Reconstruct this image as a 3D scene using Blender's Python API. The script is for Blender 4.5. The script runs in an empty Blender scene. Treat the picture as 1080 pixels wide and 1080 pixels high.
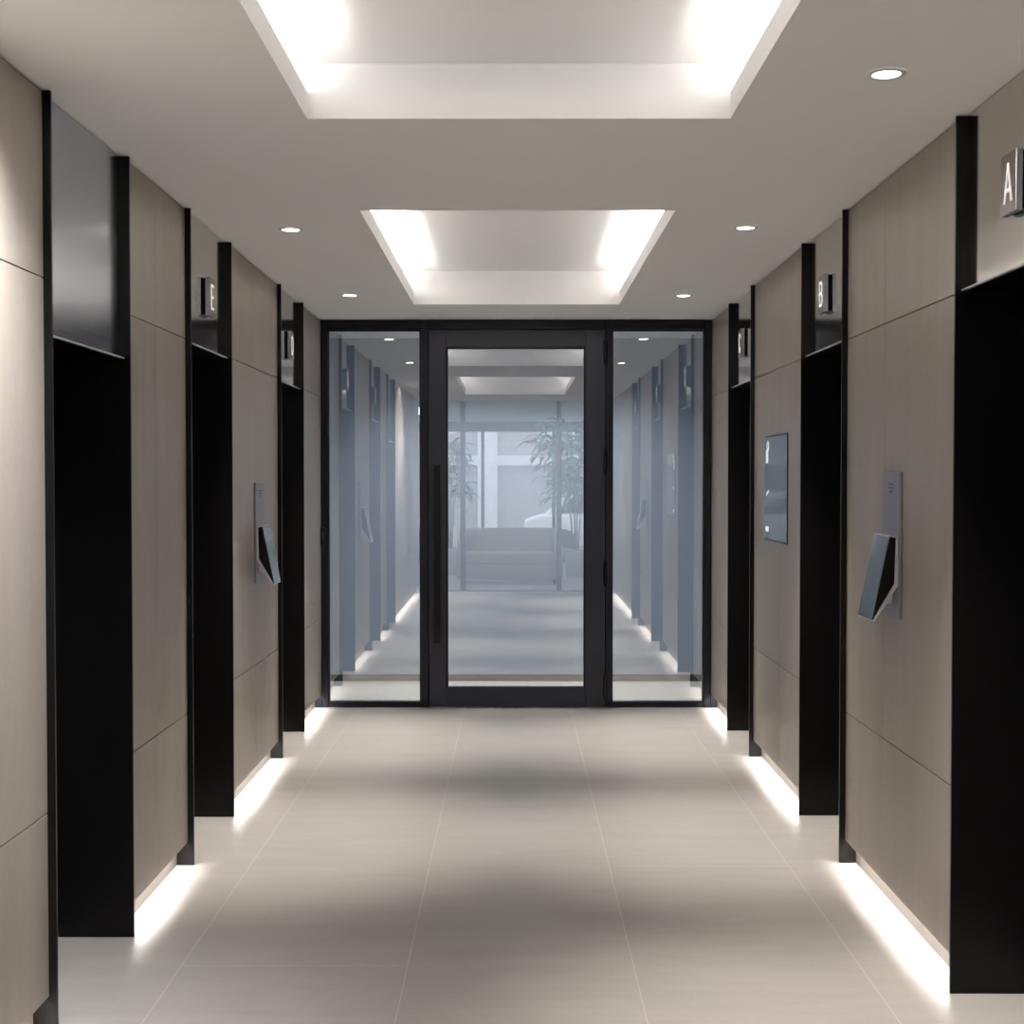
import bpy, bmesh, math, random
from mathutils import Vector, Matrix

random.seed(7)
S = bpy.context.scene
COL = S.collection

# ------------------------------------------------------------------ camera
cam_d = bpy.data.cameras.new('camera')
cam_d.sensor_width = 36.0
cam_d.lens = 36.0 * 1450 / 1080
cam_d.clip_start = 0.02
cam = bpy.data.objects.new('camera', cam_d)
COL.objects.link(cam)
cam.location = (-0.0125, 0.0, 1.53)
cam.rotation_euler = (math.radians(90 - 1.343), 0, math.radians(0.10))
S.camera = cam

# ------------------------------------------------------------------ world, light levels, exposure
S.view_settings.view_transform = 'Standard'
S.view_settings.look = 'None'
S.view_settings.gamma = 1.0
S.view_settings.use_curve_mapping = False
S.view_settings.exposure = 0.0
try:
    S.cycles.use_denoising = True
    S.cycles.denoiser = 'OPENIMAGEDENOISE'
    S.cycles.max_bounces = 10
    S.cycles.diffuse_bounces = 5
    S.cycles.glossy_bounces = 5
    S.cycles.transparent_max_bounces = 16
    S.cycles.sample_clamp_indirect = 6.0
    S.cycles.caustics_refractive = False
    S.cycles.blur_glossy = 0.5
except Exception:
    pass

W = bpy.data.worlds.new('sky')
S.world = W
W.use_nodes = True
bgn = W.node_tree.nodes['Background']
bgn.inputs['Color'].default_value = (0.90, 0.93, 1.0, 1)
bgn.inputs['Strength'].default_value = 3.0

P_COVE = 17.0          # watts per metre of each cove strip
P_SKIRT = 4.6          # watts per metre of floor strip
P_SPOT = 322.0          # each recessed downlight
P_VEST = 33.0          # lamp over the vestibule
WARM = (1.0, 0.945, 0.885)

def area_light(name, loc, rot, sx, sy, power, color=WARM, spread=180):
    l = bpy.data.lights.new(name, 'AREA')
    l.shape = 'RECTANGLE'
    l.size = sx
    l.size_y = sy
    l.energy = power
    l.color = color
    l.spread = math.radians(spread)
    o = bpy.data.objects.new(name, l)
    COL.objects.link(o)
    o.location = loc
    o.rotation_euler = rot
    return o

# ------------------------------------------------------------------ measures (metres)
HW = 1.3065            # half width of the corridor
CZ = 2.6               # ceiling
D = 9.2                # glazed screen
PROUD = 0.022          # jambs stand proud of the wall
LINT = 0.010           # lintel panels sit back
DEEP = 0.32            # depth of an elevator entrance
JT = 0.012
SKB = 0.045            # plinth set back
L_PORT = [(3.79, 4.56, 1.93), (5.42, 6.20, 2.075), (7.515, 8.31, 2.075)]
R_PORT = [(3.28, 4.06, 2.085), (5.458, 6.234, 2.085), (7.566, 8.35, 2.085)]
COVES = [(1.17, 4.10), (5.49, 8.417)]
CHW = 0.627
Y0 = -0.15             # where the corridor opens to the lounge
VY = 10.42             # back wall of the vestibule

# ------------------------------------------------------------------ lamps hidden in the building, plus added lounge fill
for (a, b) in COVES:
    for s in (-1, 1):
        area_light('cove_strip_lamp', (s * (CHW + 0.075), (a + b) / 2, CZ + 0.065), (math.pi, s * math.radians(35), 0), 0.02, (b - a) - 0.10, P_COVE * (b - a), (1.0, 0.935, 0.87))
for s, ports in ((-1, L_PORT), (1, R_PORT)):
    st = [0.05] + [p[1] + JT for p in ports]
    en = [p[0] for p in ports] + [D - 0.02]
    for a, b in zip(st, en):
        area_light('plinth_strip_lamp', (s * (HW + 0.031), (a + b) / 2, 0.116), (0, 0, 0), 0.024, (b - a) - 0.02, P_SKIRT * (b - a), (1.0, 0.94, 0.88))
area_light('vestibule_lamp', (0, D + 0.55, CZ - 0.01), (0, 0, 0), 2.0, 0.12, P_VEST, (1.0, 0.97, 0.93), 116)

for lx in (-1.6, 1.6):  # fill lamps added to brighten the sofa and lounge
    area_light('lounge_ceiling_lamp', (lx, -2.6, CZ - 0.02), (0, 0, 0), 0.6, 2.4, 34.0, (1.0, 0.96, 0.9))

# ------------------------------------------------------------------ materials
def new_mat(name):
    m = bpy.data.materials.new(name)
    m.use_nodes = True
    nt = m.node_tree
    return m, nt, nt.nodes['Principled BSDF']

def plain(name, col, rough=0.5, metal=0.0, spec=0.5, coat=0.0, var=0.04, scale=30.0, bump=0.0):
    m, nt, p = new_mat(name)
    n = nt.nodes.new('ShaderNodeTexNoise')
    n.inputs['Scale'].default_value = scale
    n.inputs['Detail'].default_value = 3
    tc = nt.nodes.new('ShaderNodeTexCoord')
    nt.links.new(tc.outputs['Object'], n.inputs['Vector'])
    mx = nt.nodes.new('ShaderNodeMix')
    mx.data_type = 'RGBA'
    mx.inputs[6].default_value = tuple(c * (1 - var) for c in col) + (1,)
    mx.inputs[7].default_value = tuple(min(1, c * (1 + var)) for c in col) + (1,)
    nt.links.new(n.outputs['Fac'], mx.inputs[0])
    nt.links.new(mx.outputs[2], p.inputs['Base Color'])
    p.inputs['Roughness'].default_value = rough
    p.inputs['Metallic'].default_value = metal
    p.inputs['Specular IOR Level'].default_value = spec
    p.inputs['Coat Weight'].default_value = coat
    if bump:
        b = nt.nodes.new('ShaderNodeBump')
        b.inputs['Strength'].default_value = bump
        b.inputs['Distance'].default_value = 0.01
        nt.links.new(n.outputs['Fac'], b.inputs['Height'])
        nt.links.new(b.outputs['Normal'], p.inputs['Normal'])
    return m

def emit(name, col, strength):
    m, nt, p = new_mat(name)
    p.inputs['Base Color'].default_value = (0.8, 0.8, 0.8, 1)
    p.inputs['Emission Color'].default_value = col + (1,)
    p.inputs['Emission Strength'].default_value = strength
    return m

def math_node(nt, op, a, b=None):
    n = nt.nodes.new('ShaderNodeMath')
    n.operation = op
    for i, v in enumerate((a, b)):
        if v is None:
            continue
        if isinstance(v, (int, float)):
            n.inputs[i].default_value = v
        else:
            nt.links.new(v, n.inputs[i])
    return n.outputs[0]

def wall_tile_mat():
    m, nt, p = new_mat('stone_wall_tile')
    tc = nt.nodes.new('ShaderNodeTexCoord')
    mp = nt.nodes.new('ShaderNodeMapping')
    mp.inputs['Scale'].default_value = (9, 9, 1.2)
    nt.links.new(tc.outputs['Object'], mp.inputs['Vector'])
    n1 = nt.nodes.new('ShaderNodeTexNoise')
    n1.inputs['Scale'].default_value = 1.0
    n1.inputs['Detail'].default_value = 6
    n1.inputs['Roughness'].default_value = 0.6
    nt.links.new(mp.outputs[0], n1.inputs['Vector'])
    n2 = nt.nodes.new('ShaderNodeTexNoise')
    n2.inputs['Scale'].default_value = 45
    n2.inputs['Detail'].default_value = 5
    nt.links.new(tc.outputs['Object'], n2.inputs['Vector'])
    geo = nt.nodes.new('ShaderNodeNewGeometry')
    f = math_node(nt, 'ADD', math_node(nt, 'MULTIPLY', n1.outputs['Fac'], 0.65), math_node(nt, 'MULTIPLY', n2.outputs['Fac'], 0.25))
    f = math_node(nt, 'ADD', f, math_node(nt, 'MULTIPLY', geo.outputs['Random Per Island'], 0.18))
    r = nt.nodes.new('ShaderNodeValToRGB')
    r.color_ramp.elements[0].position = 0.25
    r.color_ramp.elements[0].color = (0.285, 0.248, 0.212, 1)
    r.color_ramp.elements[1].position = 0.85
    r.color_ramp.elements[1].color = (0.385, 0.344, 0.300, 1)
    nt.links.new(f, r.inputs['Fac'])
    nt.links.new(r.outputs['Color'], p.inputs['Base Color'])
    p.inputs['Roughness'].default_value = 0.36
    p.inputs['Specular IOR Level'].default_value = 0.45
    b = nt.nodes.new('ShaderNodeBump')
    b.inputs['Strength'].default_value = 0.04
    b.inputs['Distance'].default_value = 0.004
    nt.links.new(n2.outputs['Fac'], b.inputs['Height'])
    nt.links.new(b.outputs['Normal'], p.inputs['Normal'])
    return m

def floor_mat():
    m, nt, p = new_mat('stone_floor_tile')
    tc = nt.nodes.new('ShaderNodeTexCoord')
    sx = nt.nodes.new('ShaderNodeSeparateXYZ')
    nt.links.new(tc.outputs['Object'], sx.inputs[0])
    u = math_node(nt, 'DIVIDE', math_node(nt, 'ADD', sx.outputs['X'], 0.349), 0.712)
    colid = math_node(nt, 'FLOOR', u)
    fu = math_node(nt, 'FRACT', u)
    v = math_node(nt, 'DIVIDE', math_node(nt, 'SUBTRACT', math_node(nt, 'SUBTRACT', sx.outputs['Y'], 4.85), math_node(nt, 'MULTIPLY', colid, 0.56)), 2.24)
    fv = math_node(nt, 'FRACT', v)
    def line(fr, w):
        a = math_node(nt, 'LESS_THAN', fr, w)
        b = math_node(nt, 'GREATER_THAN', fr, 1 - w)
        return math_node(nt, 'MAXIMUM', a, b)
    j = math_node(nt, 'MAXIMUM', line(fu, 0.0022), math_node(nt, 'MULTIPLY', line(fv, 0.0009), 0.8))
    mp = nt.nodes.new('ShaderNodeMapping')
    mp.inputs['Scale'].default_value = (1.3, 7, 1)
    nt.links.new(tc.outputs['Object'], mp.inputs['Vector'])
    n1 = nt.nodes.new('ShaderNodeTexNoise')
    n1.inputs['Scale'].default_value = 1.4
    n1.inputs['Detail'].default_value = 7
    n1.inputs['Roughness'].default_value = 0.62
    nt.links.new(mp.outputs[0], n1.inputs['Vector'])
    n2 = nt.nodes.new('ShaderNodeTexNoise')
    n2.inputs['Scale'].default_value = 60
    n2.inputs['Detail'].default_value = 4
    nt.links.new(tc.outputs['Object'], n2.inputs['Vector'])
    wn = nt.nodes.new('ShaderNodeTexWhiteNoise')
    cb = nt.nodes.new('ShaderNodeCombineXYZ')
    nt.links.new(colid, cb.inputs[0])
    nt.links.new(math_node(nt, 'FLOOR', v), cb.inputs[1])
    nt.links.new(cb.outputs[0], wn.inputs['Vector'])
    f = math_node(nt, 'ADD', math_node(nt, 'MULTIPLY', n1.outputs['Fac'], 0.7), math_node(nt, 'MULTIPLY', n2.outputs['Fac'], 0.2))
    f = math_node(nt, 'ADD', f, math_node(nt, 'MULTIPLY', wn.outputs['Value'], 0.12))
    r = nt.nodes.new('ShaderNodeValToRGB')
    r.color_ramp.elements[0].position = 0.25
    r.color_ramp.elements[0].color = (0.37, 0.345, 0.318, 1)
    r.color_ramp.elements[1].position = 0.80
    r.color_ramp.elements[1].color = (0.46, 0.435, 0.405, 1)
    nt.links.new(f, r.inputs['Fac'])
    mx = nt.nodes.new('ShaderNodeMix')
    mx.data_type = 'RGBA'
    nt.links.new(j, mx.inputs[0])
    nt.links.new(r.outputs['Color'], mx.inputs[6])
    mx.inputs[7].default_value = (0.55, 0.52, 0.49, 1)
    nt.links.new(mx.outputs[2], p.inputs['Base Color'])
    p.inputs['Roughness'].default_value = 0.42
    p.inputs['Specular IOR Level'].default_value = 0.4
    return m

def steel_mat(name, col, rough, streak=0.04):
    m, nt, p = new_mat(name)
    tc = nt.nodes.new('ShaderNodeTexCoord')
    mp = nt.nodes.new('ShaderNodeMapping')
    mp.inputs['Scale'].default_value = (3, 3, 260)
    nt.links.new(tc.outputs['Object'], mp.inputs['Vector'])
    n = nt.nodes.new('ShaderNodeTexNoise')
    n.inputs['Scale'].default_value = 1
    nt.links.new(mp.outputs[0], n.inputs['Vector'])
    nt.links.new(math_node(nt, 'ADD', math_node(nt, 'MULTIPLY', n.outputs['Fac'], streak), rough), p.inputs['Roughness'])
    p.inputs['Base Color'].default_value = col + (1,)
    p.inputs['Metallic'].default_value = 1.0
    return m

def glass_mat(name, refl, tint):
    m = bpy.data.materials.new(name)
    m.use_nodes = True
    nt = m.node_tree
    nt.nodes.clear()
    out = nt.nodes.new('ShaderNodeOutputMaterial')
    mix = nt.nodes.new('ShaderNodeMixShader')
    t = nt.nodes.new('ShaderNodeBsdfTransparent')
    t.inputs['Color'].default_value = tint + (1,)
    g = nt.nodes.new('ShaderNodeBsdfGlossy')
    g.inputs['Roughness'].default_value = 0.0
    g.inputs['Color'].default_value = (0.97, 0.97, 0.98, 1)
    mix.inputs[0].default_value = refl
    nt.links.new(t.outputs[0], mix.inputs[1])
    nt.links.new(g.outputs[0], mix.inputs[2])
    nt.links.new(mix.outputs[0], out.inputs[0])
    return m

M = {}
M['wall'] = wall_tile_mat()
M['floor'] = floor_mat()
M['backing'] = plain('dark_joint_backing', (0.05, 0.045, 0.04), 0.8)
M['plinth'] = plain('grey_plinth', (0.20, 0.18, 0.165), 0.5)
M['plaster'] = plain('white_ceiling_paint', (0.91, 0.91, 0.91), 0.85, var=0.01, scale=8)
M['black'] = plain('black_powder_coat', (0.005, 0.0047, 0.0047), 0.30, spec=0.22)
M['void'] = plain('black_lacquer', (0.002, 0.002, 0.002), 0.35, spec=0.08)
M['frame'] = plain('dark_bronze_frame', (0.010, 0.011, 0.019), 0.33, spec=0.25)
M['leaf_frame'] = plain('bronze_door_leaf', (0.026, 0.028, 0.042), 0.34, spec=0.35)
M['steel'] = steel_mat('polished_steel', (0.60, 0.565, 0.53), 0.07, 0.05)
M['steel_brushed'] = steel_mat('brushed_steel', (0.52, 0.54, 0.60), 0.15, 0.07)
M['silver'] = plain('silver_metal', (0.70, 0.70, 0.75), 0.35, metal=0.35)
M['sign_face'] = steel_mat('bronze_steel', (0.34, 0.31, 0.285), 0.22, 0.06)
M['plate'] = plain('grey_anodised_plate', (0.30, 0.30, 0.345), 0.38, metal=0.6)
M['glass'] = glass_mat('clear_reflective_glass', 0.24, (0.90, 0.92, 0.93))
M['glass_thin'] = glass_mat('clear_window_glass', 0.03, (0.97, 0.98, 0.98))
M['screen'] = plain('dark_screen_glass', (0.010, 0.014, 0.020), 0.07, spec=0.10)
M['glow'] = emit('lit_pixels', (0.9, 0.93, 1.0), 0.55)  # glowing white for the reflections painted on the display glass
for _n, _l in ((M['screen'].node_tree, 0.022),):
    _p = _n.nodes['Principled BSDF']
    _p.inputs['Emission Color'].default_value = (0.62, 0.80, 1.0, 1)
    _p.inputs['Emission Strength'].default_value = _l
M['kiosk_screen'] = plain('touch_screen_glass', (0.03, 0.05, 0.058), 0.06, spec=0.7)
M['letter'] = emit('backlit_white_letter', (1.0, 0.96, 0.93), 0.42)  # white letter with a mild emission
M['lens'] = emit('lamp_lens', (1.0, 0.96, 0.9), 14.0)
M['ring'] = plain('white_trim_ring', (0.7, 0.69, 0.67), 0.4)
M['vest_wall'] = plain('blue_grey_wall', (0.44, 0.505, 0.61), 0.9, var=0.02, scale=2)
M['vest_floor'] = plain('pale_stone', (0.66, 0.64, 0.60), 0.5, scale=12)
M['lounge_wall'] = plain('pale_lounge_paint', (0.62, 0.65, 0.68), 0.85)
M['lounge_floor'] = plain('pale_terrazzo', (0.55, 0.55, 0.58), 0.4, scale=50)
M['sofa'] = plain('oatmeal_fabric', (0.42, 0.41, 0.36), 0.95, scale=180, bump=0.3)
M['leaf'] = plain('green_leaf', (0.025, 0.20, 0.13), 0.4, var=0.4, scale=6)
M['bark'] = plain('brown_stem', (0.12, 0.08, 0.05), 0.8)
M['soil'] = plain('soil', (0.04, 0.03, 0.02), 0.95)
M['pot'] = plain('white_ceramic', (0.72, 0.72, 0.70), 0.3)
M['asphalt'] = plain('asphalt', (0.20, 0.20, 0.21), 0.9)
M['render'] = plain('pale_facade_render', (0.38, 0.36, 0.37), 0.9)
M['white'] = plain('white_stone', (0.66, 0.65, 0.66), 0.7)
M['paint'] = plain('white_car_paint', (0.80, 0.80, 0.82), 0.2, coat=0.5)
M['car_glass'] = plain('dark_car_glass', (0.05, 0.055, 0.065), 0.08, spec=0.7)
M['rubber'] = plain('black_rubber', (0.02, 0.02, 0.02), 0.8)
M['mark'] = plain('dark_print', (0.10, 0.10, 0.12), 0.5)

# ------------------------------------------------------------------ builders
class MB:
    """collects shapes; build() links them as ONE mesh object"""
    def __init__(self):
        self.bm = bmesh.new()
    def box(self, x0, x1, y0, y1, z0, z1, bev=0.0, seg=1):
        x0, x1 = min(x0, x1), max(x0, x1)
        y0, y1 = min(y0, y1), max(y0, y1)
        z0, z1 = min(z0, z1), max(z0, z1)
        b = bmesh.new()
        bmesh.ops.create_cube(b, size=1)
        for v in b.verts:
            v.co = Vector(((x0 + x1) / 2 + v.co.x * (x1 - x0), (y0 + y1) / 2 + v.co.y * (y1 - y0), (z0 + z1) / 2 + v.co.z * (z1 - z0)))
        if bev:
            bmesh.ops.bevel(b, geom=list(b.edges), offset=bev, segments=seg, affect='EDGES', profile=0.5)
        return self._merge(b)
    def _merge(self, b):
        me = bpy.data.meshes.new('tmp')
        b.to_mesh(me)
        b.free()
        self.bm.from_mesh(me)
        bpy.data.meshes.remove(me)
        return self
    def cyl(self, p0, p1, r, n=24, r2=None, caps=True):
        p0, p1 = Vector(p0), Vector(p1)
        d = p1 - p0
        b = bmesh.new()
        bmesh.ops.create_cone(b, cap_ends=caps, segments=n, radius1=r, radius2=r if r2 is None else r2, depth=d.length)
        rot = d.to_track_quat('Z', 'Y').to_matrix().to_4x4()
        b.transform(Matrix.Translation((p0 + p1) / 2) @ rot)
        return self._merge(b)
    def prism(self, poly, axis, a0, a1, bev=0.0):
        """poly: list of 2D points; axis 'y': (x,z) points swept along y; 'x': (y,z) along x; 'z': (x,y) along z"""
        b = bmesh.new()
        def P(q, t):
            return {'y': (q[0], t, q[1]), 'x': (t, q[0], q[1]), 'z': (q[0], q[1], t)}[axis]
        v0 = [b.verts.new(P(q, a0)) for q in poly]
        v1 = [b.verts.new(P(q, a1)) for q in poly]
        n = len(poly)
        b.faces.new(v0)
        b.faces.new(list(reversed(v1)))
        for i in range(n):
            b.faces.new((v0[i], v1[i], v1[(i + 1) % n], v0[(i + 1) % n]))
        bmesh.ops.recalc_face_normals(b, faces=list(b.faces))
        if bev:
            bmesh.ops.bevel(b, geom=list(b.edges), offset=bev, segments=2, affect='EDGES', profile=0.5)
        return self._merge(b)
    def quad(self, *pts):
        self.bm.faces.new([self.bm.verts.new(p) for p in pts])
        return self
    def lathe(self, prof, c, n=32):
        b = bmesh.new()
        rings = []
        for (r, z) in prof:
            rings.append([b.verts.new((c[0] + r * math.cos(2 * math.pi * k / n), c[1] + r * math.sin(2 * math.pi * k / n), c[2] + z)) for k in range(n)])
        for a, d in zip(rings, rings[1:]):
            for k in range(n):
                b.faces.new((a[k], a[(k + 1) % n], d[(k + 1) % n], d[k]))
        bmesh.ops.recalc_face_normals(b, faces=list(b.faces))
        return self._merge(b)
    def build(self, name, mat, parent=None, smooth=False, loc=None):
        me = bpy.data.meshes.new(name)
        self.bm.to_mesh(me)
        self.bm.free()
        me.materials.append(mat)
        if smooth:
            for p in me.polygons:
                p.use_smooth = True
        o = bpy.data.objects.new(name, me)
        COL.objects.link(o)
        if loc is not None:       # geometry was given in world space: re-origin at loc
            me.transform(Matrix.Translation(-Vector(loc)))
            o.location = loc
        if parent is not None:
            o.parent = parent
            me.transform(Matrix.Translation(-Vector(parent_world(parent))))
        return o

def parent_world(o):
    v = Vector(o.location)
    while o.parent:
        o = o.parent
        v += Vector(o.location)
    return v

def thing(name, label, cat, loc, group=None):
    o = bpy.data.objects.new(name, None)
    COL.objects.link(o)
    o.empty_display_size = 0.1
    o.location = loc
    o['label'] = label
    o['category'] = cat
    if group:
        o['group'] = group
    return o

def struct_root(name, loc):
    o = bpy.data.objects.new(name, None)
    COL.objects.link(o)
    o.location = loc
    o['kind'] = 'structure'
    return o

def struct(mb, name, mat, smooth=False):
    o = mb.build(name, mat, smooth=smooth)
    o['kind'] = 'structure'
    return o

def X(s, w):
    return s * (HW + w)

# ------------------------------------------------------------------ floor
struct(MB().box(-1.75, 1.75, Y0, D - 0.0, -0.1, 0.0), 'floor', M['floor'])

# ------------------------------------------------------------------ ceiling with two light coves
def ceiling():
    mb = MB()
    xs = [-1.75, -CHW, CHW, 1.75]
    ys = [Y0, COVES[0][0], COVES[0][1], COVES[1][0], COVES[1][1], D]
    LIP, UP, PK, PKY = 0.079, 0.245, 0.15, 0.28
    for i in range(3):
        for j in range(5):
            if i == 1 and j in (1, 3):
                continue
            mb.quad((xs[i], ys[j], CZ), (xs[i], ys[j + 1], CZ), (xs[i + 1], ys[j + 1], CZ), (xs[i + 1], ys[j], CZ))
    for (a, b) in COVES:
        T = 0.022            # upstand thickness
        x0, x1 = -CHW, CHW
        L0, L1 = CZ, CZ + LIP
        # upstand ring: inner face, top, outer face
        inner = [(x0, a), (x1, a), (x1, b), (x0, b)]
        outer = [(x0 - T, a - T), (x1 + T, a - T), (x1 + T, b + T), (x0 - T, b + T)]
        wall = [(x0 - PK, a - PKY), (x1 + PK, a - PKY), (x1 + PK, b + PKY), (x0 - PK, b + PKY)]
        sh = CZ + 0.03       # pocket floor
        for k in range(4):
            n = (k + 1) % 4
            i0, i1, o0, o1, w0, w1 = inner[k], inner[n], outer[k], outer[n], wall[k], wall[n]
            mb.quad(i0 + (L0,), i1 + (L0,), i1 + (L1,), i0 + (L1,))
            mb.quad(i0 + (L1,), i1 + (L1,), o1 + (L1,), o0 + (L1,))
            mb.quad(o0 + (L1,), o1 + (L1,), o1 + (sh,), o0 + (sh,))
            mb.quad(o0 + (sh,), o1 + (sh,), w1 + (sh,), w0 + (sh,))
            mb.quad(w0 + (sh,), w1 + (sh,), w1 + (CZ + UP,), w0 + (CZ + UP,))
        mb.quad(*[w + (CZ + UP,) for w in wall])
    # roof slab above everything keeps daylight out
    mb.box(-1.9, 1.9, Y0, D, CZ + UP + 0.01, CZ + UP + 0.06)
    bmesh.ops.remove_doubles(mb.bm, verts=list(mb.bm.verts), dist=1e-5)
    return struct(mb, 'ceiling', M['plaster'])
ceiling()

# ------------------------------------------------------------------ side walls: stone cladding over a lit plinth
def wall_side(s, ports, side, cuts):
    tiles, back, plinth = MB(), MB(), MB()
    st = [Y0] + [p[1] + JT for p in ports]
    en = [p[0] for p in ports] + [D]
    G = 0.0035
    rows = [(0.092, 0.605), (0.605, 2.085), (2.085, CZ - 0.004)]
    for (a, b), cut in zip(zip(st, en), cuts):
        edges = [a] + [c for c in cut if a + 0.05 < c < b - 0.05] + [b]
        for e0, e1 in zip(edges, edges[1:]):
            for z0, z1 in rows:
                g0 = 0.0015 if e0 == a else 0.0004
                g1 = 0.0015 if e1 == b else 0.0004
                tiles.box(X(s, 0), X(s, 0.010), e0 + g0, e1 - g1, z0 + G / 2, z1 - G / 2, 0.0008)
        back.box(X(s, 0.0115), X(s, SKB), a + 0.001, b - 0.001, 0.14, CZ - 0.002)
        back.box(X(s, 0.056), X(s, DEEP + 0.06), a + 0.001, b - 0.001, 0.001, CZ - 0.002)
        plinth.box(X(s, SKB), X(s, 0.056), a + 0.001, b - 0.001, 0.0005, 0.26)
    o = struct(tiles, 'wall_' + side, M['wall'])
    bk = back.build('backing', M['backing'], o)
    struct(plinth, 'baseboard_' + side, M['plinth'])
    return o
wall_side(-1, L_PORT, 'left', [[0.82, 1.565, 2.31, 3.055], [4.97], [6.85], []])
wall_side(1, R_PORT, 'right', [[0.30, 1.045, 1.79, 2.535], [4.91], [6.82], []])

# ------------------------------------------------------------------ elevator entrances
def letter_strokes(ch):
    """strokes on a 0..1 by 0..1 cell"""
    if ch == 'A':
        return [((0.08, 0), (0.5, 1)), ((0.92, 0), (0.5, 1)), ((0.22, 0.30), (0.78, 0.30))]
    if ch == 'B':
        return [((0.1, 0), (0.1, 1)), ((0.1, 1), (0.65, 1)), ((0.65, 1), (0.85, 0.88)), ((0.85, 0.88), (0.85, 0.64)), ((0.85, 0.64), (0.65, 0.52)),
                ((0.1, 0.52), (0.65, 0.52)), ((0.65, 0.52), (0.92, 0.38)), ((0.92, 0.38), (0.92, 0.14)), ((0.92, 0.14), (0.65, 0)), ((0.65, 0), (0.1, 0))]
    if ch == 'C':
        return [((0.92, 0.8), (0.7, 1)), ((0.7, 1), (0.3, 1)), ((0.3, 1), (0.08, 0.8)), ((0.08, 0.8), (0.08, 0.2)), ((0.08, 0.2), (0.3, 0)), ((0.3, 0), (0.7, 0)), ((0.7, 0), (0.92, 0.2))]
    if ch == 'D':
        return [((0.1, 0), (0.1, 1)), ((0.1, 1), (0.6, 1)), ((0.6, 1), (0.9, 0.75)), ((0.9, 0.75), (0.9, 0.25)), ((0.9, 0.25), (0.6, 0)), ((0.6, 0), (0.1, 0))]
    return [((0.1, 0), (0.1, 1)), ((0.1, 1), (0.88, 1)), ((0.1, 0.5), (0.75, 0.5)), ((0.1, 0), (0.88, 0))]

def entrance(s, y0, y1, zl, label, lintel_mat):
    t = thing('elevator_entrance', label, 'elevator entrance', (X(s, 0.1), (y0 + y1) / 2, 0), 'elevator entrances along the lobby')
    for a in (y0, y1):
        MB().box(X(s, -PROUD), X(s, DEEP), a + 0.0005, a + JT - 0.0005, 0.001, CZ - 0.003, 0.0008).build('jamb', M['black'], t)
    a, b = y0 + JT, y1
    MB().box(X(s, LINT), X(s, LINT + 0.03), a + 0.001, b - 0.001, zl + 0.006, CZ - 0.004).build('lintel_panel', lintel_mat, t)
    MB().box(X(s, -0.004), X(s, 0.006), a + 0.0005, b - 0.0005, zl, zl + 0.005).build('head_trim', M['silver'], t)
    MB().box(X(s, 0.0065), X(s, DEEP), a + 0.0005, b - 0.0005, zl, zl + 0.005).build('soffit', M['void'], t)
    MB().box(X(s, LINT + 0.04), X(s, DEEP), a + 0.001, b - 0.001, zl + 0.007, CZ - 0.006).build('lintel_core', M['void'], t)
    m = (a + b) / 2
    MB().box(X(s, DEEP - 0.04), X(s, DEEP - 0.005), a + 0.001, m - 0.002, 0.006, zl - 0.002).build('door_panel', M['void'], t)
    MB().box(X(s, DEEP - 0.04), X(s, DEEP - 0.005), m + 0.002, b - 0.001, 0.006, zl - 0.002).build('door_panel', M['void'], t)
    MB().box(X(s, DEEP - 0.09), X(s, DEEP - 0.042), a + 0.001, b - 0.001, 0.0005, 0.005).build('sill', M['silver'], t)
    return t

def sign(s, yc, zc, ch, label):
    wdt, hgt = 0.110, 0.160
    f = LINT - 0.027          # face offset from wall plane
    t = thing('elevator_sign', label, 'sign', (X(s, LINT), yc, zc - hgt / 2), 'lettered signs over the elevator entrances')
    MB().box(X(s, f), X(s, f + 0.018), yc - wdt / 2, yc + wdt / 2, zc - hgt / 2, zc + hgt / 2, 0.001).build('face_plate', M['steel_brushed'], t)
    MB().box(X(s, f + 0.018), X(s, LINT - 0.0005), yc - wdt / 2 + 0.004, yc + wdt / 2 - 0.004, zc - hgt / 2 + 0.004, zc + hgt / 2 - 0.004).build('standoff_box', M['void'], t)
    MB().box(X(s, f - 0.0008), X(s, f + 0.0005), yc - wdt / 2 + 0.002, yc + wdt / 2 - 0.002, zc - hgt / 2 + 0.002, zc + hgt / 2 - 0.002).build('face', M['sign_face'], t)
    mb = MB()
    lw, lh, st = 0.058, 0.096, 0.0105
    for (p, q) in letter_strokes(ch):
        # reading direction: left to right as seen from inside the corridor
        def pt(c):
            u = (c[0] - 0.5) * lw
            return Vector((0, (-s) * u, (c[1] - 0.5) * lh))
        a, b = pt(p), pt(q)
        d = (b - a).normalized()
        n = Vector((0, -d.z, d.y)) * (st / 2)
        a = a - d * st * 0.35
        b = b + d * st * 0.35
        poly = [a + n, b + n, b - n, a - n]
        mb.prism([(yc + v.y, zc + v.z) for v in poly], 'x', X(s, f - 0.0022), X(s, f - 0.0006))
    mb.build('letter', M['letter'], t)
    return t

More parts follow.
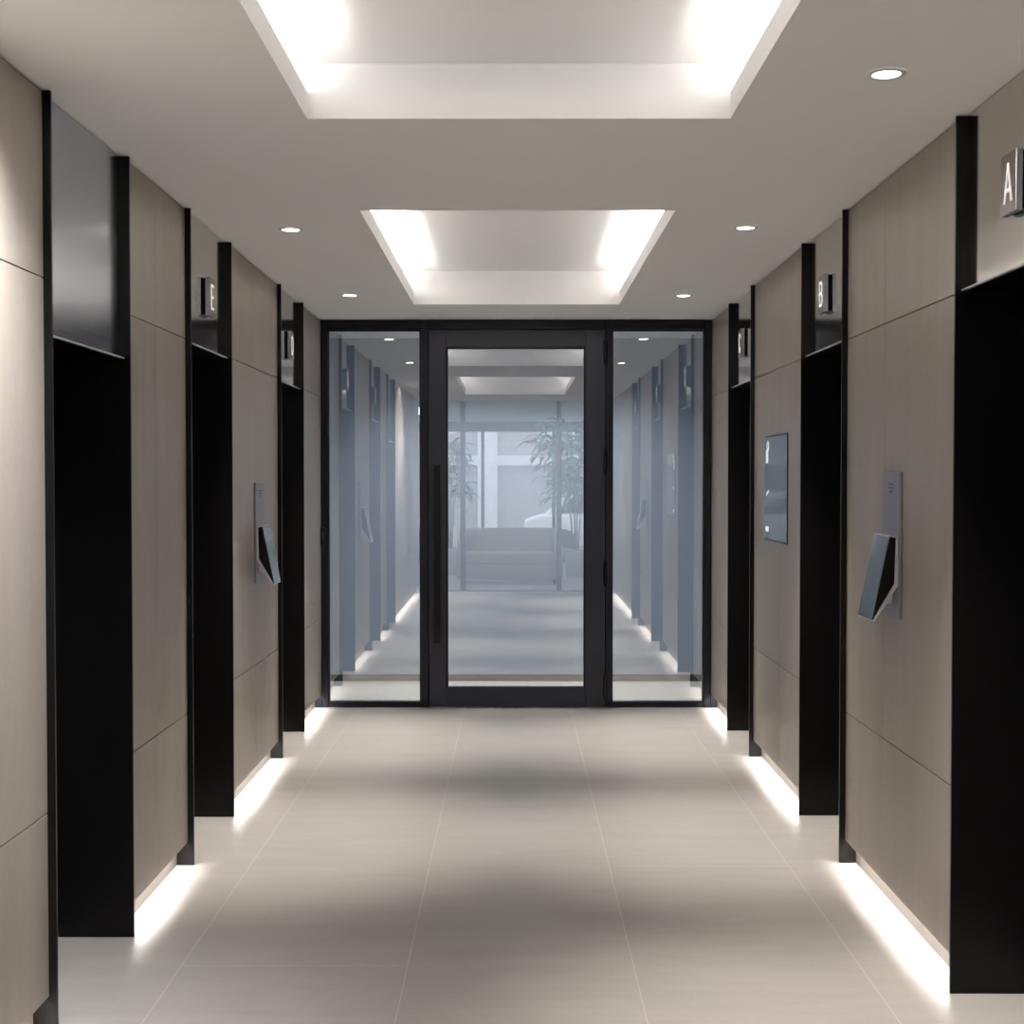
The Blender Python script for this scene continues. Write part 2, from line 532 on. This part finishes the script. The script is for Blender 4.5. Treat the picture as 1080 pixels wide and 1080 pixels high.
entrance(-1, *L_PORT[0], 'black framed elevator entrance nearest on the left wall with a low bluish lintel', M['steel_brushed'])
entrance(-1, *L_PORT[1], 'black framed elevator entrance in the middle of the left wall, sign on steel lintel', M['steel'])
entrance(-1, *L_PORT[2], 'black framed elevator entrance on the left wall closest to the glass door', M['steel'])
entrance(1, *R_PORT[0], 'large black elevator entrance at right edge under the letter A sign', M['steel'])
entrance(1, *R_PORT[1], 'black framed elevator entrance on the right wall between wall screen and angled kiosk', M['steel'])
entrance(1, *R_PORT[2], 'narrow looking black elevator entrance on the right wall closest to the glass door', M['steel'])
sign(1, 3.645, 2.312, 'A', 'steel sign with white letter A above the entrance at right edge')
sign(1, 5.86, 2.318, 'B', 'small steel elevator sign on the right wall above the entrance beside the angled kiosk')
sign(1, 7.96, 2.318, 'C', 'small steel elevator sign on the right wall above the entrance nearest the glass door')
sign(-1, 5.83, 2.300, 'E', 'small steel elevator sign on the left wall above the middle entrance')
sign(-1, 7.92, 2.300, 'D', 'small steel elevator sign on the left wall above the entrance nearest the glass door')

# ------------------------------------------------------------------ destination kiosks
def kiosk(s, yn, dz, label):
    """yn: y of the near edge of the touch screen"""
    y0, y1 = yn, yn + 0.19
    z = lambda v: v + dz
    t = thing('touch_screen_kiosk', label, 'kiosk', (X(s, 0), (y0 + y1) / 2, z(1.054)), 'elevator call kiosks')
    MB().box(X(s, -0.0005), X(s, -0.010), y0 - 0.018, y1 + 0.018, z(1.054), z(1.556), 0.0015).build('back_plate', M['plate'], t)
    k = MB()
    for i, wd in enumerate((0.060, 0.060, 0.034)):
        yy = (y0 + y1) / 2
        k.box(X(s, -0.0098), X(s, -0.0112), yy - wd / 2, yy + wd / 2, z(1.512 - i * 0.013), z(1.518 - i * 0.013))
    k.build('printed_mark', M['mark'], t)
    MB().box(X(s, -0.010), X(s, -0.03), y0 + 0.06, y1 - 0.06, z(1.10), z(1.17), 0.003).build('bracket', M['silver'], t)
    # side profile as (distance from wall, z)
    def prof(pts):
        return [(X(s, -w), z(q)) for (w, q) in pts]
    MB().prism(prof([(0.017, 1.332), (0.036, 1.335), (0.093, 1.054), (0.021, 1.176)]), 'y', y0 + 0.001, y1 - 0.001, 0.001).build('body', M['black'], t)
    MB().prism(prof([(0.0115, 1.337), (0.040, 1.341), (0.040, 1.3365), (0.0175, 1.3325), (0.0215, 1.176), (0.093, 1.052), (0.0975, 1.047), (0.090, 1.044), (0.0105, 1.168)]), 'y', y0 - 0.003, y1 + 0.003).build('shell', M['silver'], t)
    MB().prism(prof([(0.0365, 1.335), (0.0405, 1.3355), (0.0975, 1.052), (0.0935, 1.051)]), 'y', y0, y1).build('screen', M['kiosk_screen'], t)
    return t
kiosk(1, 4.69, 0.0, 'angled touch screen kiosk on steel back plate mounted on the right stone wall')
kiosk(-1, 6.84, -0.04, 'angled touch screen kiosk on steel back plate mounted on the left stone wall')

# ------------------------------------------------------------------ flush wall display
t = thing('wall_display', 'flush dark glass information display on the right wall between two elevator entrances', 'display', (X(1, 0), 6.93, 1.216))
MB().box(X(1, -0.0005), X(1, -0.0045), 6.63, 7.23, 1.216, 1.758, 0.001).build('bezel', M['black'], t)
sc = MB().box(X(1, -0.004), X(1, -0.0058), 6.631, 7.229, 1.226, 1.748).build('screen', M['screen'], t)
gl = MB()  # white reflections in the display glass, drawn as glowing shapes
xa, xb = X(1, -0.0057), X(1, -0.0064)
for k in range(14):          # painted reflection: ring with a stem below it
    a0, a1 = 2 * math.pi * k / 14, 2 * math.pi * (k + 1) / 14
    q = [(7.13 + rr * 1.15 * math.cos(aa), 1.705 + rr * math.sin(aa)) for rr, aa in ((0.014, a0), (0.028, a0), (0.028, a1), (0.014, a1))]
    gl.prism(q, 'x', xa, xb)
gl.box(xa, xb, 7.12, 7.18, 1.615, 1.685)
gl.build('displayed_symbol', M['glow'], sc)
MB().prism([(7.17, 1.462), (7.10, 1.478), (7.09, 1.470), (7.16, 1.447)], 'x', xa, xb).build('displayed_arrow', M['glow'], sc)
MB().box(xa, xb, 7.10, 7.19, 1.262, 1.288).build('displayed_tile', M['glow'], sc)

# ------------------------------------------------------------------ recessed downlights
def downlight(x, y, label, cone=56, power=1.0, aim=0.0, tint=WARM):
    t = thing('downlight', label, 'ceiling light', (x, y, CZ), 'recessed ceiling downlights')
    MB().lathe([(0.036, -0.0005), (0.037, -0.004), (0.050, -0.004), (0.052, -0.0005)], (x, y, CZ), 40).build('trim_ring', M['ring'], t, True)
    MB().cyl((x, y, CZ - 0.0022), (x, y, CZ - 0.0006), 0.0365, 40).build('lens', M['lens'], t)
    l = bpy.data.lights.new('downlight_lamp', 'SPOT')
    l.energy = P_SPOT * power
    l.color = tint
    l.spot_size = math.radians(cone)
    l.spot_blend = 1.0
    l.shadow_soft_size = 0.03
    o = bpy.data.objects.new('downlight_lamp', l)
    COL.objects.link(o)
    o.parent = t
    o.location = (0, 0, -0.012)
    o.rotation_euler = (0, math.radians(aim), 0)
    return t
DX = 0.968
downlight(DX, 3.65, 'round recessed downlight at upper right, nearest in the ceiling')
downlight(-DX, 5.90, 'round recessed downlight left of the far light cove, further from glass door')
downlight(DX, 5.86, 'round recessed downlight right of the far light cove, further from glass door')
downlight(-DX, 7.99, 'round recessed downlight left of the far light cove, nearest glass door')
downlight(DX, 8.01, 'round recessed downlight right of the far light cove, nearest glass door')
downlight(-DX, 3.0, 'round recessed downlight on left side just outside the frame', 116, 1.25, 33, (0.97, 0.975, 1.0))
downlight(DX, 1.45, 'round recessed downlight on right side behind the camera position')
downlight(-DX, 0.60, 'round recessed downlight on left side behind the camera position')

# ------------------------------------------------------------------ glazed screen at the end
def px(x):
    return (x - 542.5) / 157.6 - 0.0125
def pz(y):
    return CZ - (y - 337) / 410 * CZ
FT = 0.08
fr = MB()
xl, xr = -HW + 0.002, HW - 0.002
yF = D
fr.box(xl, px(345.5), yF, yF + FT, 0.001, CZ - 0.002, 0.002)
fr.box(px(743), xr, yF, yF + FT, 0.001, CZ - 0.002, 0.002)
fr.box(px(443.5), px(451.5), yF, yF + FT, 0.001, CZ - 0.002, 0.002)
fr.box(px(639), px(645.5), yF, yF + FT, 0.001, CZ - 0.002, 0.002)
fr.box(px(345.5), px(443.5), yF, yF + FT, pz(347), CZ - 0.002)
fr.box(px(451.5), px(639), yF, yF + FT, pz(347), CZ - 0.002)
fr.box(px(645.5), px(743), yF, yF + FT, pz(347), CZ - 0.002)
# stops behind the door leaf
fr.box(px(451.5), px(455.0), yF + 0.058, yF + FT - 0.001, 0.001, pz(347))
fr.box(px(635.5), px(639), yF + 0.058, yF + FT - 0.001, 0.001, pz(347))
fr.box(px(455.0), px(635.5), yF + 0.058, yF + FT - 0.001, pz(350.5), pz(347))
struct(fr, 'trim_1', M['frame'])

def sidelight(n, a, b):
    r = struct_root('window_%d' % n, ((a + b) / 2, yF + 0.04, 0.0))
    e = 0.0015
    f = MB()
    f.box(a + e, b - e, yF + 0.008, yF + 0.07, 0.001, pz(741), 0.001)
    f.box(a + e, a + 0.008, yF + 0.02, yF + 0.06, pz(741), pz(348))
    f.box(b - 0.008, b - e, yF + 0.02, yF + 0.06, pz(741), pz(348))
    f.box(a + e, b - e, yF + 0.02, yF + 0.06, pz(349), pz(347) - 0.002)
    f.build('window_frame', M['frame'], r)
    MB().box(a + 0.0085, b - 0.0085, yF + 0.035, yF + 0.045, pz(741) + 0.0005, pz(349) - 0.0005).build('glass_pane', M['glass'], r)
sidelight(1, px(345.5), px(443.5))
sidelight(2, px(645.5), px(743))

dr = struct_root('door_1', (px(545), yF + 0.03, 0.0))
a, b = px(452.3), px(638.2)
ga, gb = px(470.5), px(617.5)
zt, zb = pz(366), pz(726)
MB().box(a, ga, yF - 0.004, yF + 0.056, 0.008, pz(348), 0.0015).build('stile', M['leaf_frame'], dr)
MB().box(gb, b, yF - 0.004, yF + 0.056, 0.008, pz(348), 0.0015).build('stile', M['leaf_frame'], dr)
MB().box(ga + 0.0005, gb - 0.0005, yF - 0.004, yF + 0.056, zt, pz(348), 0.0015).build('top_rail', M['leaf_frame'], dr)
MB().box(ga + 0.0005, gb - 0.0005, yF - 0.004, yF + 0.056, 0.008, zb, 0.0015).build('bottom_rail', M['leaf_frame'], dr)
bead = MB()
q = 0.012
bead.box(ga, ga + q, yF + 0.006, yF + 0.05, zb, zt)
bead.box(gb - q, gb, yF + 0.006, yF + 0.05, zb, zt)
bead.box(ga + q, gb - q, yF + 0.006, yF + 0.05, zb, zb + q * 0.5)
bead.box(ga + q, gb - q, yF + 0.006, yF + 0.05, zt - q, zt)
bead.build('glazing_bead', M['black'], dr)
MB().box(ga + q, gb - q, yF + 0.022, yF + 0.032, zb + q * 0.5, zt - q).build('glass_pane', M['glass'], dr)
h = MB().box(px(458.2), px(465.2), yF - 0.075, yF - 0.050, pz(678), pz(490), 0.004, 2).build('pull_handle', M['black'], dr)
for zz in (pz(505), pz(663)):
    MB().cyl((px(462.5), yF - 0.052, zz), (px(462.5), yF - 0.0035, zz), 0.014, 20).build('standoff', M['black'], h, True)
for yy in (372, 487, 604, 724):
    g = MB()
    zc = pz(yy)
    g.cyl((px(638.4), yF - 0.016, zc - 0.075), (px(638.4), yF - 0.016, zc + 0.075), 0.013, 20)
    g.cyl((px(638.4), yF - 0.016, zc - 0.088), (px(638.4), yF - 0.016, zc + 0.088), 0.008, 16)
    g.build('hinge', M['black'], dr)

t = thing('access_reader', 'small black access reader mounted on the left edge of the glass door frame', 'access reader', (px(341), yF, pz(565)))
MB().box(px(338.6), px(343.6), yF - 0.028, yF - 0.0005, pz(574), pz(556), 0.003, 2).build('housing', M['black'], t)
MB().box(px(339.8), px(342.4), yF - 0.0295, yF - 0.0278, pz(568), pz(560)).build('sensor_window', M['screen'], t)

# ------------------------------------------------------------------ vestibule behind the glass
struct(MB().box(-1.75, 1.75, D, VY + 0.2, -0.1, 0.0), 'floor', M['vest_floor'])
struct(MB().box(-1.75, 1.75, D + 0.001, VY + 0.2, CZ, CZ + 0.1), 'ceiling', M['plaster'])
struct(MB().box(-1.75, 1.75, VY, VY + 0.1, 0.0, CZ), 'wall_back', M['vest_wall'])
struct(MB().box(-1.75, -1.65, D + 0.09, VY, 0.0, CZ), 'wall_left', M['vest_wall'])
struct(MB().box(1.65, 1.75, D + 0.09, VY, 0.0, CZ), 'wall_right', M['vest_wall'])
vb = MB()
vb.box(-1.65, 1.65, VY - 0.012, VY - 0.0005, 0.0005, 0.05)
struct(vb, 'baseboard_back', M['frame'])
sd = MB()
sd.box(-1.75, -HW, D + 0.0, D + FT, 0.0, CZ)
sd.box(HW, 1.75, D + 0.0, D + FT, 0.0, CZ)
struct(sd, 'wall_back', M['frame'])

# ------------------------------------------------------------------ lounge behind the camera (seen mirrored in the glass)
LY = -7.1
LW = 3.2
struct(MB().box(-LW, LW, LY, Y0, -0.1, 0.0), 'floor', M['lounge_floor'])
struct(MB().box(-LW, LW, LY, Y0, CZ, CZ + 0.3), 'ceiling', M['lounge_wall'])
lw = MB()
lw.box(-LW - 0.1, -LW, LY, Y0, 0, CZ)
lw.box(-LW, -1.70, Y0, Y0 + 0.1, 0, CZ)
struct(lw, 'wall_left', M['lounge_wall'])
lw = MB()
lw.box(LW, LW + 0.1, LY, Y0, 0, CZ)
lw.box(1.70, LW, Y0, Y0 + 0.1, 0, CZ)
struct(lw, 'wall_right', M['lounge_wall'])
# posts of the opening between corridor and lounge
po = MB()
for xx in (-0.72, 0.60):
    po.box(xx - 0.035, xx + 0.035, Y0 - 0.30, Y0 - 0.24, 0.0, CZ - 0.001)
po.box(-1.3, 1.3, Y0 - 0.30, Y0 - 0.24, 0.0005, 0.008)
struct(po, 'trim_2', M['frame'])
# street front: mullions, head, glass
mu = MB()
for xx in (-3.17, -1.9, -0.60, 0.72, 2.0, 3.17):
    mu.box(xx - 0.03, xx + 0.03, LY - 0.06, LY + 0.06, 0.0, CZ)
mu.box(-LW, LW, LY - 0.06, LY + 0.06, 2.42, CZ)
mu.box(-LW, LW, LY - 0.06, LY + 0.06, 0.0, 0.06)
w3 = struct(mu, 'window_3', M['frame'])
MB().box(-LW, LW, LY - 0.008, LY + 0.008, 0.06, 2.42).build('glass_pane', M['glass_thin'], w3)

def sofa():
    t = thing('sofa', 'low oatmeal fabric sofa reflected in the glass door', 'sofa', (-0.08, -2.0, 0))
    x0, x1, yb, yf = -0.86, 0.70, -2.45, -1.62
    MB().box(x0 + 0.02, x1 - 0.02, yb, yf, 0.06, 0.30, 0.03, 3).build('base', M['sofa'], t, True)
    MB().box(x0 + 0.13, x1 - 0.13, yb + 0.16, yf + 0.02, 0.305, 0.46, 0.04, 4).build('seat_cushion', M['sofa'], t, True)
    bp = [(yb - 0.03, 0.30), (yb + 0.20, 0.30), (yb + 0.12, 0.80), (yb - 0.06, 0.80)]
    MB().prism(bp, 'x', x0 + 0.10, x1 - 0.10, 0.035).build('backrest', M['sofa'], t, True)
    for s in (-1, 1):
        xa = x1 if s > 0 else x0
        ap = [(yf - 0.01, 0.08), (yf - 0.01, 0.48), (yb + 0.2, 0.70), (yb - 0.04, 0.78), (yb - 0.04, 0.08)]
        MB().prism(ap, 'x', xa, xa - s * 0.12, 0.025).build('armrest', M['sofa'], t, True)
    for xx in (x0 + 0.12, x1 - 0.12):
        for yy in (yb + 0.10, yf - 0.10):
            MB().cyl((xx, yy, 0.0), (xx, yy, 0.07), 0.02, 12).build('foot', M['rubber'], t)
sofa()

def plant(x, y, label, height, spread, nleaf, crown0, group):
    t = thing('potted_plant', label, 'plant', (x, y, 0), group)
    MB().lathe([(0.0, 0.0), (0.15, 0.0), (0.19, 0.42), (0.20, 0.44), (0.17, 0.44), (0.165, 0.40)], (x, y, 0.0005), 32).build('pot', M['pot'], t, True)
    MB().cyl((x, y, 0.36), (x, y, 0.40), 0.166, 32).build('soil', M['soil'], t)
    st = MB()
    tips = []
    rnd = random.Random(int(x * 100) + 5)
    for k in range(4):
        an = k * math.pi / 2 + rnd.uniform(-0.5, 0.5)
        p = Vector((x + 0.03 * math.cos(an), y + 0.03 * math.sin(an), 0.38))
        q = p + Vector((0.35 * spread * math.cos(an), 0.35 * spread * math.sin(an), (height - 0.38) * rnd.uniform(0.72, 0.98)))
        mid = (p + q) / 2 - Vector((0.08 * spread * math.cos(an), 0.08 * spread * math.sin(an), 0))
        st.cyl(p, mid, 0.014, 8, 0.011)
        st.cyl(mid, q, 0.011, 8, 0.006)
        tips.append((mid, q))
    st.build('stem', M['bark'], t)
    lf = MB()
    for i in range(nleaf):
        m0, q = rnd.choice(tips)
        z = rnd.uniform(crown0, height)
        f = min(1, max(0, (z - m0.z) / max(0.01, q.z - m0.z)))
        base = m0.lerp(q, f)
        an = rnd.uniform(0, 2 * math.pi)
        L = rnd.uniform(0.16, 0.34)
        wd = L * rnd.uniform(0.28, 0.42)
        dr = Vector((math.cos(an), math.sin(an), rnd.uniform(-0.5, 0.7))).normalized()
        sd = dr.cross(Vector((0, 0, 1))).normalized()
        up = sd.cross(dr)
        o = base + dr * rnd.uniform(0.05, 0.5 * spread)
        pts = []
        for tt, ww, bb in ((0, 0.05, 0), (0.25, 0.8, 0.03), (0.55, 1.0, 0.03), (0.82, 0.6, -0.02), (1, 0.03, -0.08)):
            c = o + dr * L * tt + up * bb
            pts.append((c - sd * wd * ww / 2 + up * 0.012, c, c + sd * wd * ww / 2 + up * 0.012))
        for A, B in zip(pts, pts[1:]):
            lf.quad(A[0], A[1], B[1], B[0])
            lf.quad(A[1], A[2], B[2], B[1])
    lf.build('foliage', M['leaf'], t, True)
plant(0.95, -3.1, 'tall leafy potted plant right of the sofa, reflected in glass', 2.5, 0.85, 420, 1.15, 'potted plants in the lounge')
plant(-1.05, -3.6, 'slim leafy potted plant left of the sofa, reflected in glass', 2.2, 0.42, 120, 1.1, 'potted plants in the lounge')

# ------------------------------------------------------------------ street beyond the lounge
struct(MB().box(-25, 25, -30, LY, -0.25, -0.12), 'floor', M['asphalt'])  # asphalt ground of the street, outside the room
bd = struct(MB().box(-16, 16, -17.5, -17, -0.12, 9), 'wall_front', M['render'])  # facade of the building across the street, far beyond the room
MB().box(-16, 16, -17.0, -16.8, 1.9, 2.15).build('ledge', M['white'], bd)
MB().box(-0.95, -0.45, -17.0, -16.75, -0.12, 9).build('pilaster', M['white'], bd)
for xx in (-6.2, -3.6, 0.6, 3.2, 5.8):
    w = MB()
    for i in range(2):
        for j in range(2):
            w.box(xx + i * 0.5, xx + i * 0.5 + 0.44, -17.0, -16.93, 2.5 + j * 0.5, 2.5 + j * 0.5 + 0.44)
    w.build('window', M['white'], bd)

def car(x, y, label):
    t = thing('car', label, 'car', (x, y, -0.12), 'cars parked in the street')
    z = -0.12
    pr = [(-2.1, 0.25), (2.1, 0.25), (2.12, 0.62), (1.9, 0.78), (1.05, 0.88), (-1.75, 0.92), (-2.1, 0.80)]
    MB().prism([(x + a_, z + b_) for a_, b_ in pr], 'y', y - 0.85, y + 0.85, 0.05).build('body', M['paint'], t, True)
    cb = [(-1.7, 0.90), (1.05, 0.87), (0.35, 1.38), (-1.1, 1.42)]
    MB().prism([(x + a_, z + b_) for a_, b_ in cb], 'y', y - 0.74, y + 0.74, 0.04).build('cabin', M['paint'], t, True)
    wn = [(-1.45, 0.95), (0.85, 0.92), (0.28, 1.32), (-1.02, 1.35)]
    for s in (-1, 1):
        MB().prism([(x + a_, z + b_) for a_, b_ in wn], 'y', y + s * 0.738, y + s * 0.752).build('side_window', M['car_glass'], t)
    for a_ in (-1.3, 1.35):
        for s in (-1, 1):
            MB().cyl((x + a_, y + s * 0.68, z + 0.31), (x + a_, y + s * 0.87, z + 0.31), 0.31, 28).build('wheel', M['rubber'], t)
car(2.3, -11.2, 'white parked car in the street behind the tall plant, reflected in glass')
car(-3.4, -11.4, 'white parked car in the street left of the sofa, reflected in glass')
